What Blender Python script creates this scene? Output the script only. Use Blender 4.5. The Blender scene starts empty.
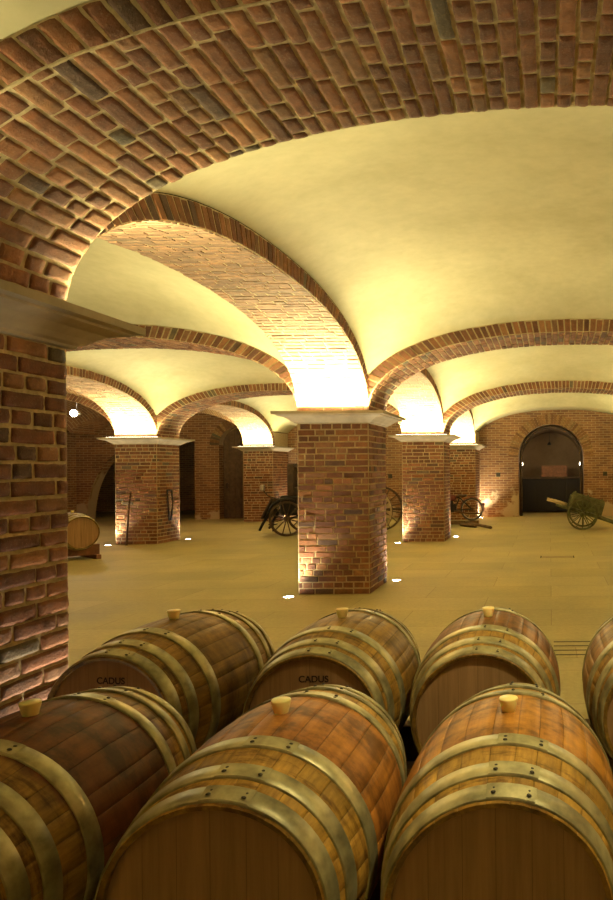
import bpy, math, random
from mathutils import Vector, Matrix, noise
random.seed(7)
PI=math.pi
C=bpy.context.scene.collection

# ------------------------------------------------------------------ helpers
class MB:
    def __init__(s): s.v=[]; s.f=[]; s.m=[]; s.c=[]; s.uv=[]; s.sm=[]
    def face(s,idx,mat=0,col=(1,1,1),uv=None,smooth=False):
        s.f.append(tuple(idx)); s.m.append(mat); s.c.append(col); s.uv.append(uv); s.sm.append(smooth)
    def add(s,pts):
        n=len(s.v); s.v.extend([tuple(p) for p in pts]); return n
    def quad(s,a,b,c,d,mat=0,col=(1,1,1),uv=None):
        n=s.add([a,b,c,d]); s.face((n,n+1,n+2,n+3),mat,col,uv)
    def box(s,lo,hi,mat=0,col=(1,1,1),M=None,bev=0.0):
        x0,y0,z0=lo; x1,y1,z1=hi
        b=min(bev,(x1-x0)*.45,(y1-y0)*.45,(z1-z0)*.45)
        if b<=0:
            P=[(x0,y0,z0),(x1,y0,z0),(x1,y1,z0),(x0,y1,z0),(x0,y0,z1),(x1,y0,z1),(x1,y1,z1),(x0,y1,z1)]
            F=[(0,3,2,1),(4,5,6,7),(0,1,5,4),(1,2,6,5),(2,3,7,6),(3,0,4,7)]
        else:
            P=[];F=[]
            def ring(z,i):
                return [(x0+i,y0+b+0*i,z),(x0+b,y0+i,z),(x1-b,y0+i,z),(x1-i,y0+b,z),(x1-i,y1-b,z),(x1-b,y1-i,z),(x0+b,y1-i,z),(x0+i,y1-b,z)]
            P=ring(z0,b)+ring(z0+b,0)+ring(z1-b,0)+ring(z1,b)
            F=[tuple(reversed(range(8))),tuple(range(24,32))]
            for k in range(3):
                for i in range(8):
                    j=(i+1)%8
                    F.append((k*8+i,k*8+j,(k+1)*8+j,(k+1)*8+i))
        if M: P=[M@Vector(p) for p in P]
        n=s.add(P)
        for f in F: s.face([n+i for i in f],mat,col)
    def tube(s,pts,r,seg=8,mat=0,col=(1,1,1),closed=False):
        pts=[Vector(p) for p in pts]; N=len(pts); base=len(s.v)
        rr=r if isinstance(r,(list,tuple)) else [r]*N
        up=Vector((0,0,1))
        for i,p in enumerate(pts):
            if closed: d=pts[(i+1)%N]-pts[i-1]
            else: d=pts[min(i+1,N-1)]-pts[max(i-1,0)]
            d.normalize()
            a=up if abs(d.z)<.9 else Vector((0,1,0))
            if closed: a=Vector((0,1,0)) if abs(d.y)<.9 else up
            e=d.cross(a).normalized(); g=e.cross(d)
            for k in range(seg):
                t=2*PI*k/seg
                s.v.append(tuple(p+rr[i]*(math.cos(t)*e+math.sin(t)*g)))
        M=N if closed else N-1
        for i in range(M):
            for k in range(seg):
                a=base+i*seg+k;b=base+i*seg+(k+1)%seg
                c=base+((i+1)%N)*seg+(k+1)%seg;d=base+((i+1)%N)*seg+k
                s.face((a,b,c,d),mat,col,smooth=True)
        if not closed:
            s.face([base+k for k in reversed(range(seg))],mat,col)
            s.face([base+(N-1)*seg+k for k in range(seg)],mat,col)
    def lathe(s,prof,seg=32,axis='y',mat=0,col=(1,1,1),ctr=(0,0,0),smooth=True,caps=False):
        base=len(s.v); cx,cy,cz=ctr
        for (a,r) in prof:
            for k in range(seg):
                t=2*PI*k/seg; p=r*math.cos(t); q=r*math.sin(t)
                if axis=='y': s.v.append((cx+p,cy+a,cz+q))
                elif axis=='z': s.v.append((cx+p,cy+q,cz+a))
                else: s.v.append((cx+a,cy+p,cz+q))
        for i in range(len(prof)-1):
            for k in range(seg):
                k2=(k+1)%seg
                f=(base+i*seg+k,base+(i+1)*seg+k,base+(i+1)*seg+k2,base+i*seg+k2)
                if axis=='z': f=tuple(reversed(f))
                s.face(f,mat,col,smooth=smooth)
        if caps:
            s.face([base+k for k in range(seg)],mat,col)
            s.face([base+(len(prof)-1)*seg+k for k in reversed(range(seg))],mat,col)
    def build(s,name,mats,parent=None,loc=(0,0,0)):
        me=bpy.data.meshes.new(name); me.from_pydata(s.v,[],s.f)
        if not isinstance(mats,(list,tuple)): mats=[mats]
        for m in mats: me.materials.append(m)
        me.polygons.foreach_set('material_index',s.m)
        me.polygons.foreach_set('use_smooth',s.sm)
        at=me.attributes.new('bcol','FLOAT_COLOR','CORNER')
        buf=[]
        for f,c in zip(s.f,s.c): buf.extend([c[0],c[1],c[2],1.0]*len(f))
        at.data.foreach_set('color',buf)
        if any(u is not None for u in s.uv):
            uvl=me.uv_layers.new(name='UVMap'); buf=[]
            for f,u in zip(s.f,s.uv):
                if u is None: buf.extend([0.0,0.0]*len(f))
                else:
                    for q in u: buf.extend(q)
            uvl.data.foreach_set('uv',buf)
        me.update()
        o=bpy.data.objects.new(name,me); C.objects.link(o); o.location=loc
        if parent: o.parent=parent
        return o

def thing(name,label,cat,loc=(0,0,0),rz=0,group=None):
    o=bpy.data.objects.new(name,None); C.objects.link(o); o.empty_display_size=.1
    o.location=loc; o.rotation_euler=(0,0,rz); tag(o,label,cat,group); return o
def tag(o,label,cat,group=None):
    o['label']=label; o['category']=cat
    if group: o['group']=group
    return o
def struct(o): o['kind']='structure'; return o

# ------------------------------------------------------------------ materials
def mat(name):
    m=bpy.data.materials.new(name); m.use_nodes=True; nt=m.node_tree; nt.nodes.clear()
    out=nt.nodes.new('ShaderNodeOutputMaterial'); b=nt.nodes.new('ShaderNodeBsdfPrincipled')
    nt.links.new(b.outputs[0],out.inputs[0]); return m,nt,b
def N(nt,t,**k):
    n=nt.nodes.new(t)
    for a,v in k.items(): setattr(n,a,v)
    return n
def noise_tex(nt,scale,detail=4,rough=.55,coord='Object',vec=None,stretch=None):
    n=N(nt,'ShaderNodeTexNoise'); n.inputs['Scale'].default_value=scale; n.inputs['Detail'].default_value=detail; n.inputs['Roughness'].default_value=rough
    if vec is None:
        tc=N(nt,'ShaderNodeTexCoord'); vec=tc.outputs[coord]
    if stretch:
        mp=N(nt,'ShaderNodeMapping'); mp.inputs['Scale'].default_value=stretch; nt.links.new(vec,mp.inputs[0]); vec=mp.outputs[0]
    nt.links.new(vec,n.inputs['Vector']); return n
def ramp(nt,src,stops):
    r=N(nt,'ShaderNodeValToRGB'); e=r.color_ramp.elements
    while len(e)<len(stops): e.new(.5)
    for i,(p,c) in enumerate(stops):
        e[i].position=p; e[i].color=(c[0],c[1],c[2],1) if len(c)==3 else c
    nt.links.new(src,r.inputs[0]); return r
def mixc(nt,fac,a,b,mode='MIX'):
    m=N(nt,'ShaderNodeMix',data_type='RGBA',blend_type=mode)
    def put(i,v):
        if isinstance(v,(int,float)): m.inputs[i].default_value=v
        elif isinstance(v,tuple): m.inputs[i].default_value=(v[0],v[1],v[2],1)
        else: nt.links.new(v,m.inputs[i])
    put(0,fac); put(6,a); put(7,b); return m.outputs[2]
def bump(nt,b,h,strength,dist):
    n=N(nt,'ShaderNodeBump'); n.inputs['Strength'].default_value=strength; n.inputs['Distance'].default_value=dist
    nt.links.new(h,n.inputs['Height']); nt.links.new(n.outputs[0],b.inputs['Normal'])

def m_simple(name,col,rough=.6,metal=0,var=.25,scale=8,bmp=0,coat=0):
    m,nt,b=mat(name)
    n=noise_tex(nt,scale)
    r=ramp(nt,n.outputs[0],[(.3,tuple(c*(1-var) for c in col)),(.7,tuple(min(1,c*(1+var)) for c in col))])
    nt.links.new(r.outputs[0],b.inputs['Base Color']); b.inputs['Roughness'].default_value=rough; b.inputs['Metallic'].default_value=metal
    if bmp: bump(nt,b,n.outputs[0],.5,bmp)
    return m

def m_brick():
    m,nt,b=mat('old_brick')
    a=N(nt,'ShaderNodeAttribute',attribute_name='bcol')
    n1=noise_tex(nt,14,6,.65); n2=noise_tex(nt,90,4,.7)
    r=ramp(nt,n1.outputs[0],[(.25,(.52,.50,.5)),(.5,(.95,.95,.95)),(.75,(1.35,1.3,1.25))])
    c=mixc(nt,1.0,a.outputs['Color'],r.outputs[0],'MULTIPLY')
    r2=ramp(nt,n2.outputs[0],[(.55,(0,0,0)),(.75,(1,1,1))])
    mm=N(nt,'ShaderNodeMath',operation='MULTIPLY'); mm.inputs[1].default_value=.35; nt.links.new(r2.outputs[0],mm.inputs[0])
    c=mixc(nt,mm.outputs[0],c,(.42,.30,.17))
    nt.links.new(c,b.inputs['Base Color']); b.inputs['Roughness'].default_value=.85
    ad=N(nt,'ShaderNodeMath',operation='ADD'); nt.links.new(n1.outputs[0],ad.inputs[0]); nt.links.new(n2.outputs[0],ad.inputs[1])
    bump(nt,b,ad.outputs[0],.8,.008)
    return m
def m_mortar():
    m,nt,b=mat('lime_mortar')
    n=noise_tex(nt,30,5,.65)
    r=ramp(nt,n.outputs[0],[(.3,(.36,.27,.14)),(.7,(.58,.45,.25))])
    nt.links.new(r.outputs[0],b.inputs['Base Color']); b.inputs['Roughness'].default_value=.95
    bump(nt,b,n.outputs[0],.7,.01); return m
def m_brickwall(patches=False,radial=False,bright=1.0):
    m,nt,b=mat('brick_courses')
    uv=N(nt,'ShaderNodeUVMap',uv_map='UVMap')
    nw=noise_tex(nt,3,2,.5,vec=uv.outputs[0])
    sc=N(nt,'ShaderNodeVectorMath',operation='SCALE'); sc.inputs['Scale'].default_value=.03; nt.links.new(nw.outputs['Color'],sc.inputs[0])
    av=N(nt,'ShaderNodeVectorMath',operation='ADD'); nt.links.new(uv.outputs[0],av.inputs[0]); nt.links.new(sc.outputs[0],av.inputs[1])
    t=N(nt,'ShaderNodeTexBrick'); t.inputs['Scale'].default_value=1; t.inputs['Brick Width'].default_value=.26; t.inputs['Row Height'].default_value=.08
    t.inputs['Mortar Size'].default_value=.010; t.inputs['Mortar Smooth'].default_value=.3; t.inputs['Bias'].default_value=-.1
    t.inputs['Color1'].default_value=(.30*bright,.150*bright,.06*bright,1); t.inputs['Color2'].default_value=(.17*bright,.075*bright,.04*bright,1); t.inputs['Mortar'].default_value=(.40,.29,.15,1)
    nt.links.new(av.outputs[0],t.inputs[0])
    n1=noise_tex(nt,1.3,6,.6,vec=uv.outputs[0])
    r=ramp(nt,n1.outputs[0],[(.3,(.7,.7,.7)),(.7,(1.25,1.2,1.15))])
    c=mixc(nt,1.0,t.outputs[0],r.outputs[0],'MULTIPLY')
    if patches:
        n3=noise_tex(nt,.85,5,.6,vec=uv.outputs[0])
        sx=N(nt,'ShaderNodeSeparateXYZ'); nt.links.new(uv.outputs[0],sx.inputs[0])
        mr=N(nt,'ShaderNodeMapRange'); mr.inputs['From Min'].default_value=.2; mr.inputs['From Max'].default_value=1.6; mr.inputs['To Min'].default_value=.12; mr.inputs['To Max'].default_value=-.12
        nt.links.new(sx.outputs[1],mr.inputs[0])
        ad=N(nt,'ShaderNodeMath',operation='ADD'); nt.links.new(n3.outputs[0],ad.inputs[0]); nt.links.new(mr.outputs[0],ad.inputs[1])
        r3=ramp(nt,ad.outputs[0],[(.6,(0,0,0)),(.64,(1,1,1))])
        c=mixc(nt,r3.outputs[0],c,(.50,.38,.22))
    nt.links.new(c,b.inputs['Base Color']); b.inputs['Roughness'].default_value=.9
    inv=N(nt,'ShaderNodeMath',operation='SUBTRACT'); inv.inputs[0].default_value=1; nt.links.new(t.outputs['Fac'],inv.inputs[1])
    bump(nt,b,inv.outputs[0],.6,.015)
    return m
def m_plaster(name='vault_plaster',a=(.56,.49,.28),c=(.70,.63,.39)):
    m,nt,b=mat(name)
    n=noise_tex(nt,1.1,6,.6); n2=noise_tex(nt,9,5,.6)
    r=ramp(nt,n.outputs[0],[(.3,a),(.7,c)])
    r2=ramp(nt,n2.outputs[0],[(.3,(.93,.93,.93)),(.7,(1.04,1.04,1.04))])
    o=mixc(nt,1.0,r.outputs[0],r2.outputs[0],'MULTIPLY')
    nt.links.new(o,b.inputs['Base Color']); b.inputs['Roughness'].default_value=.8
    bump(nt,b,n2.outputs[0],.25,.01); return m
def m_floor():
    m,nt,b=mat('stone_floor')
    uv=N(nt,'ShaderNodeTexCoord')
    t=N(nt,'ShaderNodeTexBrick'); t.inputs['Scale'].default_value=1; t.inputs['Brick Width'].default_value=1.6; t.inputs['Row Height'].default_value=.8
    t.inputs['Mortar Size'].default_value=.004; t.inputs['Color1'].default_value=(.455,.40,.185,1); t.inputs['Color2'].default_value=(.385,.335,.15,1); t.inputs['Mortar'].default_value=(.27,.205,.10,1)
    nt.links.new(uv.outputs['Object'],t.inputs[0])
    n=noise_tex(nt,.7,8,.62); n2=noise_tex(nt,22,5,.7)
    r=ramp(nt,n.outputs[0],[(.3,(.78,.77,.75)),(.7,(1.18,1.17,1.12))])
    r2=ramp(nt,n2.outputs[0],[(.3,(.86,.86,.86)),(.7,(1.1,1.1,1.1))])
    c=mixc(nt,1.0,t.outputs[0],r.outputs[0],'MULTIPLY'); c=mixc(nt,1.0,c,r2.outputs[0],'MULTIPLY')
    nt.links.new(c,b.inputs['Base Color'])
    rr=N(nt,'ShaderNodeMapRange'); rr.inputs['To Min'].default_value=.4; rr.inputs['To Max'].default_value=.75; nt.links.new(n.outputs[0],rr.inputs[0]); nt.links.new(rr.outputs[0],b.inputs['Roughness'])
    bump(nt,b,n2.outputs[0],.15,.006); return m
def m_barrel(name,stain=(.13,.032,.012),amount=.5,base=1.0,seed=0.0):
    """aged oak staves with a wine stain of its own shape around the bung hole"""
    m,nt,b=mat(name)
    tc=N(nt,'ShaderNodeTexCoord'); vec=tc.outputs['Object']
    mp=N(nt,'ShaderNodeMapping'); mp.inputs['Location'].default_value=(seed,seed*1.7,0); nt.links.new(vec,mp.inputs[0])
    a=N(nt,'ShaderNodeAttribute',attribute_name='bcol')
    g=noise_tex(nt,60,5,.6,vec=mp.outputs[0],stretch=(1,.06,1))
    r=ramp(nt,g.outputs[0],[(.3,(.27*base,.15*base,.028*base)),(.7,(.52*base,.31*base,.06*base))])
    c=mixc(nt,1.0,r.outputs[0],a.outputs['Color'],'MULTIPLY')
    n=noise_tex(nt,5,5,.6,vec=mp.outputs[0]); r2=ramp(nt,n.outputs[0],[(.35,(.55,.52,.45)),(.65,(1.15,1.1,1.0))])
    c=mixc(nt,1.0,c,r2.outputs[0],'MULTIPLY')
    nd=noise_tex(nt,7,6,.7,vec=mp.outputs[0],stretch=(1,3.5,.5)); rd=ramp(nt,nd.outputs[0],[(.50,(1,1,1)),(.62,(.45,.38,.28))]); c=mixc(nt,1.0,c,rd.outputs[0],'MULTIPLY')
    sx=N(nt,'ShaderNodeSeparateXYZ'); nt.links.new(vec,sx.inputs[0])
    ab=N(nt,'ShaderNodeMath',operation='ABSOLUTE'); nt.links.new(sx.outputs[1],ab.inputs[0])
    n4=noise_tex(nt,4,4,.6,vec=mp.outputs[0],stretch=(1,2.0,.8))
    mr=N(nt,'ShaderNodeMapRange'); mr.inputs['From Min'].default_value=.13; mr.inputs['From Max'].default_value=.30; mr.inputs['To Min'].default_value=.32; mr.inputs['To Max'].default_value=-.38
    nt.links.new(ab.outputs[0],mr.inputs[0])
    ad=N(nt,'ShaderNodeMath',operation='ADD'); nt.links.new(mr.outputs[0],ad.inputs[0]); nt.links.new(n4.outputs[0],ad.inputs[1])
    th=.78-.5*amount
    r4=ramp(nt,ad.outputs[0],[(th,(0,0,0)),(min(1,th+.16),(1,1,1))])
    ms=N(nt,'ShaderNodeMath',operation='MULTIPLY'); ms.inputs[1].default_value=min(.93,.6+.35*amount); nt.links.new(r4.outputs[0],ms.inputs[0])
    st=mixc(nt,g.outputs[0],stain,tuple(x*2.1 for x in stain))
    st=mixc(nt,1.0,st,a.outputs['Color'],'MULTIPLY'); n6=noise_tex(nt,9,6,.65,vec=mp.outputs[0],stretch=(1,1.2,.35)); r6=ramp(nt,n6.outputs[0],[(.40,(.42,.36,.32)),(.50,(1,1,1)),(.64,(1.5,1.6,1.4))]); st=mixc(nt,1.0,st,r6.outputs[0],'MULTIPLY'); c=mixc(nt,ms.outputs[0],c,st)
    nt.links.new(c,b.inputs['Base Color']); b.inputs['Roughness'].default_value=.5; b.inputs['Specular IOR Level'].default_value=.3
    bump(nt,b,g.outputs[0],.35,.002); return m
def m_head():
    m,nt,b=mat('oak_head')
    g=noise_tex(nt,45,5,.6,stretch=(1,1,.05)); a=N(nt,'ShaderNodeAttribute',attribute_name='bcol')
    r=ramp(nt,g.outputs[0],[(.3,(.23,.13,.055)),(.7,(.37,.215,.095))])
    c=mixc(nt,1.0,r.outputs[0],a.outputs['Color'],'MULTIPLY')
    nt.links.new(c,b.inputs['Base Color']); b.inputs['Roughness'].default_value=.6; bump(nt,b,g.outputs[0],.3,.002); return m
def m_emit(name,col,s):
    m=bpy.data.materials.new(name); m.use_nodes=True; nt=m.node_tree; nt.nodes.clear()
    o=nt.nodes.new('ShaderNodeOutputMaterial'); e=nt.nodes.new('ShaderNodeEmission'); e.inputs[0].default_value=(*col,1); e.inputs[1].default_value=s
    nt.links.new(e.outputs[0],o.inputs[0]); return m

BR=m_brick(); MO=m_mortar(); BW=m_brickwall(True); BWP=m_brickwall(False); PL=m_plaster(a=(.41,.355,.195),c=(.52,.46,.275)); FL=m_floor()
STONE=m_simple('cornice_stone',(.38,.31,.20),.8,0,.18,6,.004)
HEAD=m_head(); 
HOOP=m_simple('zinc_hoop',(.35,.315,.165),.42,.5,.6,11,.001)
RIVET=m_simple('dark_rivet',(.06,.05,.035),.5,.6)
BUNG=m_simple('silicone_bung',(.93,.76,.30),.35,0,.04); BUNG.node_tree.nodes['Principled BSDF'].inputs['Subsurface Weight'].default_value=.4; BUNG.node_tree.nodes['Principled BSDF'].inputs['Subsurface Scale'].default_value=.02
DARKWOOD=m_simple('dark_timber',(.07,.04,.02),.7,0,.4,12,.003)
RAILWOOD=m_simple('rail_timber',(.13,.075,.03),.75,0,.35,12,.003)
REDWOOD=m_simple('red_brown_timber',(.20,.085,.04),.7,0,.3,12,.003)
GREENW=m_simple('olive_painted_timber',(.105,.108,.036),.7,0,.45,10,.003)
PALEWOOD=m_simple('bleached_timber',(.50,.40,.22),.8,0,.25,10,.003)
BLACKM=m_simple('black_metal',(.025,.022,.02),.4,.5,.3)
BLACKP=m_simple('black_lacquer',(.008,.005,.004),.7,0,.2)
RUST=m_simple('rusty_iron',(.12,.06,.03),.7,.4,.4)
REDP=m_simple('worn_red_paint',(.16,.03,.02),.45,.1,.3)
RUBBER=m_simple('grey_rubber',(.06,.055,.05),.8,0,.2)
LEATHER=m_simple('dark_leather',(.05,.03,.02),.55,0,.3)
STEEL=m_simple('brushed_steel',(.45,.42,.38),.35,.9,.1)
HOLESHADE=m_simple('hole_shade',(.05,.04,.02),.9,0,.2)  # dark colour stands in for the shade inside holes and slots
INK=m_simple('burnt_ink',(.018,.009,.004),.8,0,.1)
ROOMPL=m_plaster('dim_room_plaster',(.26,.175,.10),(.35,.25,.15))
LAMP=m_emit('lamp_white',(1,.93,.75),30)
LAMPSM=m_emit('small_lamp',(1,.85,.6),8)

# ------------------------------------------------------------------ hall geometry (metres)
CAMH=1.645; H=2.40; RISE=1.03; T=.17; NE=2.25
XR=(3.13,4.065); XA=(-3.323,-2.387); XB=(-9.773,-8.838); XC=(-16.22,-15.29)
YB=[(-3.95,-3.02),(2.48,3.41),(9.085,10.02),(15.51,16.45),(22.0,23.295)]   # pier depth ranges
WALL_Y=23.3
def fe(u,n=NE): 
    u=min(1,abs(u)); return (1-u**n)**(1/n)
BRICKC=[(.30,.120,.055),(.25,.095,.045),(.21,.075,.038),(.17,.062,.034),(.27,.125,.070),(.34,.150,.070),(.12,.060,.042),(.15,.105,.070)]
BRICKC=[(r*.86,g*.87,b*.70) for r,g,b in BRICKC]
BWT=[5,6,6,4,3,2,1.2,.8]
def bcol():
    c=random.choices(BRICKC,BWT)[0]; k=random.uniform(.8,1.2)
    if PALE: c=tuple(a*.45+b for a,b in zip(c,(.23,.15,.09)))  # paler brick on y-arch undersides, partly standing in for lamp light
    return tuple(x*k for x in c)

def brick(mb,P,u0,u1,v0,v1,prot=.008,fine=False,uj=True):
    col=bcol(); g=.0092 if fine else .0075
    u0+=g*random.uniform(.6,1.4); u1-=g*random.uniform(.6,1.4); v0+=g*random.uniform(.6,1.3); v1-=g*random.uniform(.6,1.3)
    if u1-u0<.02 or v1-v0<.01: return
    pr=prot*random.uniform(.4,1.5)
    if not fine:
        pts=[]
        for (u,v) in ((u0,v0),(u1,v0),(u1,v1),(u0,v1)):
            p,n=P(u,v); pts.append(p-n*.012)
        for (u,v) in ((u0+.003,v0+.003),(u1-.003,v0+.003),(u1-.003,v1-.003),(u0+.003,v1-.003)):
            p,n=P(u+random.uniform(-.002,.002),v+random.uniform(-.002,.002)); pts.append(p+n*pr*random.uniform(.8,1.2))
        b=mb.add(pts)
        for f in ((4,5,6,7),(0,1,5,4),(1,2,6,5),(2,3,7,6),(3,0,4,7)): mb.face([b+i for i in f],1,col)
    else:
        nu=max(3,int((u1-u0)/.022)); nv=4; b=len(mb.v); sd=random.uniform(0,50)
        for j in range(nv+3):
            for i in range(nu+3):
                ii=min(max(i-1,0),nu); jj=min(max(j-1,0),nv)
                u=u0+(u1-u0)*ii/nu; v=v0+(v1-v0)*jj/nv
                edge=(ii in(0,nu))+(jj in (0,nv))
                skirt=i in(0,nu+2) or j in(0,nv+2)
                w=.0045*noise.noise(Vector((u*30+sd,v*30,1.3))) ; w2=.0045*noise.noise(Vector((u*30+sd,v*30,7.3)))
                p,n=P(u+w,v+w2)
                if skirt: d=-.008
                else:
                    d=.0065+pr*.35-.003*edge+.0034*noise.noise(Vector((u*22+sd,v*26,sd)))+.0022*noise.noise(Vector((u*70,v*70,sd))); d=max(d,.0006)
                mb.v.append(tuple(p+n*d))
        W=nu+3
        for j in range(nv+2):
            for i in range(nu+2):
                a=b+j*W+i; mb.face((a,a+1,a+W+1,a+W),1,col,smooth=True)

def courses(mb,P,U,V,ch=.0815,bl=.262,fine=False,prot=.008,prow=None):
    n=max(1,round(V/ch)); ch=V/n
    for k in range(n):
        hd=random.random()<.22
        L=bl if not hd else bl*.52
        u=-L*(.5 if k%2 else 0)-random.uniform(0,.05)
        while u<U-.01:
            l=L*random.uniform(.85,1.1)
            if random.random()<.16: l=bl*.5
            if U-(u+l)<.05: l=U-u
            brick(mb,P,max(0,u),min(U,u+l),k*ch,(k+1)*ch,prot,fine); u+=l

def flatP(o,u,v,n):
    o=Vector(o);u=Vector(u);v=Vector(v);n=Vector(n)
    return lambda a,b:(o+u*a+v*b,n)

def pier_mesh(x0,x1,y0,y1,top,fine=False,sides='fblr'):
    mb=MB()
    mb.box((x0,y0,0),(x1,y1,top),0)
    W=x1-x0;D=y1-y0
    if 'f' in sides: courses(mb,flatP((x0,y0,0),(1,0,0),(0,0,1),(0,-1,0)),W,top,fine=fine)
    if 'b' in sides: courses(mb,flatP((x1,y1,0),(-1,0,0),(0,0,1),(0,1,0)),W,top,fine=fine)
    if 'l' in sides: courses(mb,flatP((x0,y1,0),(0,-1,0),(0,0,1),(-1,0,0)),D,top,fine=fine)
    if 'r' in sides: courses(mb,flatP((x1,y0,0),(0,1,0),(0,0,1),(1,0,0)),D,top,fine=fine)
    return mb
# cornice profile: (overhang, height)
CP=[(o,H-z*.74) for o,z in ((0.012,.200),(.03,.195),(.035,.178),(.06,.165),(.085,.135),(.13,.095),(.185,.075),(.20,.070),(.205,.055),(.25,.050),(.25,0))]
def cornice_mesh(x0,x1,y0,y1,oback=True):
    mb=MB(); rings=[]
    for (o,z) in CP:
        b=y1+(o if oback else 0)
        rings.append(mb.add([(x0-o,y0-o,z),(x1+o,y0-o,z),(x1+o,b,z),(x0-o,b,z)]))
    for a,b in zip(rings,rings[1:]):
        for i in range(4):
            j=(i+1)%4; mb.face((a+i,a+j,b+j,b+i))
    r=rings[-1]; mb.face((r,r+1,r+2,r+3)); r=rings[0]; mb.face((r+3,r+2,r+1,r))
    return mb

def pier(xr,yr,label,fine=False,oback=True):
    t=thing('brick_pier',label,'pier',((xr[0]+xr[1])/2,yr[0],0),0,'brick piers of the vaulted hall')
    off=Vector(t.location)
    a=pier_mesh(xr[0],xr[1],yr[0],yr[1],H-.148,fine,'fblr' if oback else 'flr').build('shaft',[MO,BR],t,-off)
    c=cornice_mesh(xr[0],xr[1],yr[0],yr[1],oback).build('stone_cornice',STONE,t,-off)
    mb=MB(); mb.box((xr[0]+.004,yr[0]+.004,H),(xr[1]-.004,yr[1]-.004,H+.46)); mb.build('springing_block',MO,t,-off)
    return t
def pier_struct(xr,yr,nm):
    mb=pier_mesh(xr[0],xr[1],yr[0],yr[1],H-.148)
    c=cornice_mesh(*xr,*yr); b=mb.add(c.v)
    for f in c.f: mb.face([b+i for i in f],2)
    mb.box((xr[0]+.004,yr[0]+.004,H),(xr[1]-.004,yr[1]-.004,H+.46))
    return struct(mb.build(nm,[MO,BR,STONE]))

PALE=False
def arch_mesh(axis,s0,s1,w0,w1,fine=False,bricks=True):
    """axis 'x': spans x from s0 to s1, thick in y from w0 to w1; axis 'y': the other way round"""
    c=(s0+s1)/2; a=(s1-s0)/2; mb=MB()
    NS=160; tab=[]; acc=0; pr=None
    for i in range(NS*6+1):
        th=PI*i/(NS*6); x=-math.copysign(abs(math.cos(th))**(2/NE),math.cos(th))*a; z=abs(math.sin(th))**(2/NE)*RISE
        if pr: acc+=math.hypot(x-pr[0],z-pr[1])
        pr=(x,z); tab.append((acc,x,z))
    L=acc
    import bisect
    keys=[q[0] for q in tab]
    def at(s):
        s=min(max(s,0),L); i=min(max(bisect.bisect_left(keys,s),1),len(tab)-1)
        q0,q1=tab[i-1],tab[i]; t=(s-q0[0])/max(1e-9,q1[0]-q0[0])
        return q0[1]+(q1[1]-q0[1])*t, q0[2]+(q1[2]-q0[2])*t
    def nrm(s):
        p0=at(s-.02);p1=at(s+.02); dx,dz=p1[0]-p0[0],p1[1]-p0[1]; l=math.hypot(dx,dz) or 1
        return dz/l,-dx/l           # pointing inwards/down
    def world(x,w,z): return Vector((c+x,w,H+z)) if axis=='x' else Vector((w,c+x,H+z))
    def ndir(nx,nz): return Vector((nx,0,nz)) if axis=='x' else Vector((0,nx,nz))
    def ext(s):                    # outer curve point for arc position s
        x,z=at(s); th=math.atan2(z/RISE,x/a)
        # same angular parameter on the bigger super-ellipse
        q=(abs(x/a)**NE+abs(z/RISE)**NE)**(1/NE) or 1
        X=x/a/q; Z=z/RISE/q
        return X*(a+T),Z*(RISE+T)
    W=w1-w0
    # mortar backing: intrados and both faces
    M=96; rows=[]
    for i in range(M+1):
        s=L*i/M; x,z=at(s); X,Z=ext(s)
        rows.append(mb.add([world(x,w0,z),world(x,w1,z),world(X,w0,Z),world(X,w1,Z)]))
    for a0,b0 in zip(rows,rows[1:]):
        mb.face((a0,b0,b0+1,a0+1)); mb.face((a0+2,b0+2,b0,a0)); mb.face((a0+1,b0+1,b0+3,a0+3)); mb.face((a0+2,a0+3,b0+3,b0+2))
    def Pin(u,v):
        x,z=at(v); n=nrm(v); return world(x,w0+u,z),ndir(*n)
    global PALE
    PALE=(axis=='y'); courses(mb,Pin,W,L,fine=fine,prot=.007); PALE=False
    # header ring on both faces
    n=round(L/.082)
    for side,w,nd in ((0,w0,-1),(1,w1,1)):
        nv=Vector((0,nd,0)) if axis=='x' else Vector((nd,0,0))
        def Pf(u,v):
            x,z=at(v); X,Z=ext(v); k=u/T
            return world(x+(X-x)*k,w,z+(Z-z)*k),nv
        for k in range(n):
            v0=L*k/n;v1=L*(k+1)/n
            brick(mb,Pf,-.004,T+random.uniform(-.01,.006),v0,v1,.007,fine)
    return mb
def arch(axis,s0,s1,w0,w1,label,fine=False):
    o=arch_mesh(axis,s0,s1,w0,w1,fine).build('brick_arch',[MO,BR]); tag(o,label,'arch','brick arches of the vaults'); return o
def arch_struct(axis,s0,s1,w0,w1,nm):
    return struct(arch_mesh(axis,s0,s1,w0,w1).build(nm,[MO,BR]))

# --- ceiling: plaster sail vaults
ceil=MB()
def hext(x,x0,x1):
    c=(x0+x1)/2;a=(x1-x0)/2; return (RISE+T)*fe((x-c)/(a+T))
def vault(x0,x1,y0,y1,bulge=.62,band=0):
    nx=ny=56; hc=hext(x0,x0,x1); base=len(ceil.v); gm=RISE+T-hc
    def cs(i,n): return .5-.5*math.cos(PI*i/n)
    rowsn=ny+1
    for j in range(ny+1):
        y=y0+(y1-y0)*cs(j,ny); gy=hext(y,y0,y1)-hext(y0,y0,y1)
        for i in range(nx+1):
            x=x0+(x1-x0)*cs(i,nx); gx=hext(x,x0,x1)-hc
            ceil.v.append((x,y,H+hc+gx+gy-(1-bulge)*gx*gy/gm))
    if band:
        rowsn+=1
        for i in range(nx+1):
            x=x0+(x1-x0)*cs(i,nx); ceil.v.append((x,y1+band,H+hext(x,x0,x1)))
    for j in range(rowsn-1):
        for i in range(nx):
            a=base+j*(nx+1)+i; ceil.face((a,a+nx+1,a+nx+2,a+1),smooth=True)
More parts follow.
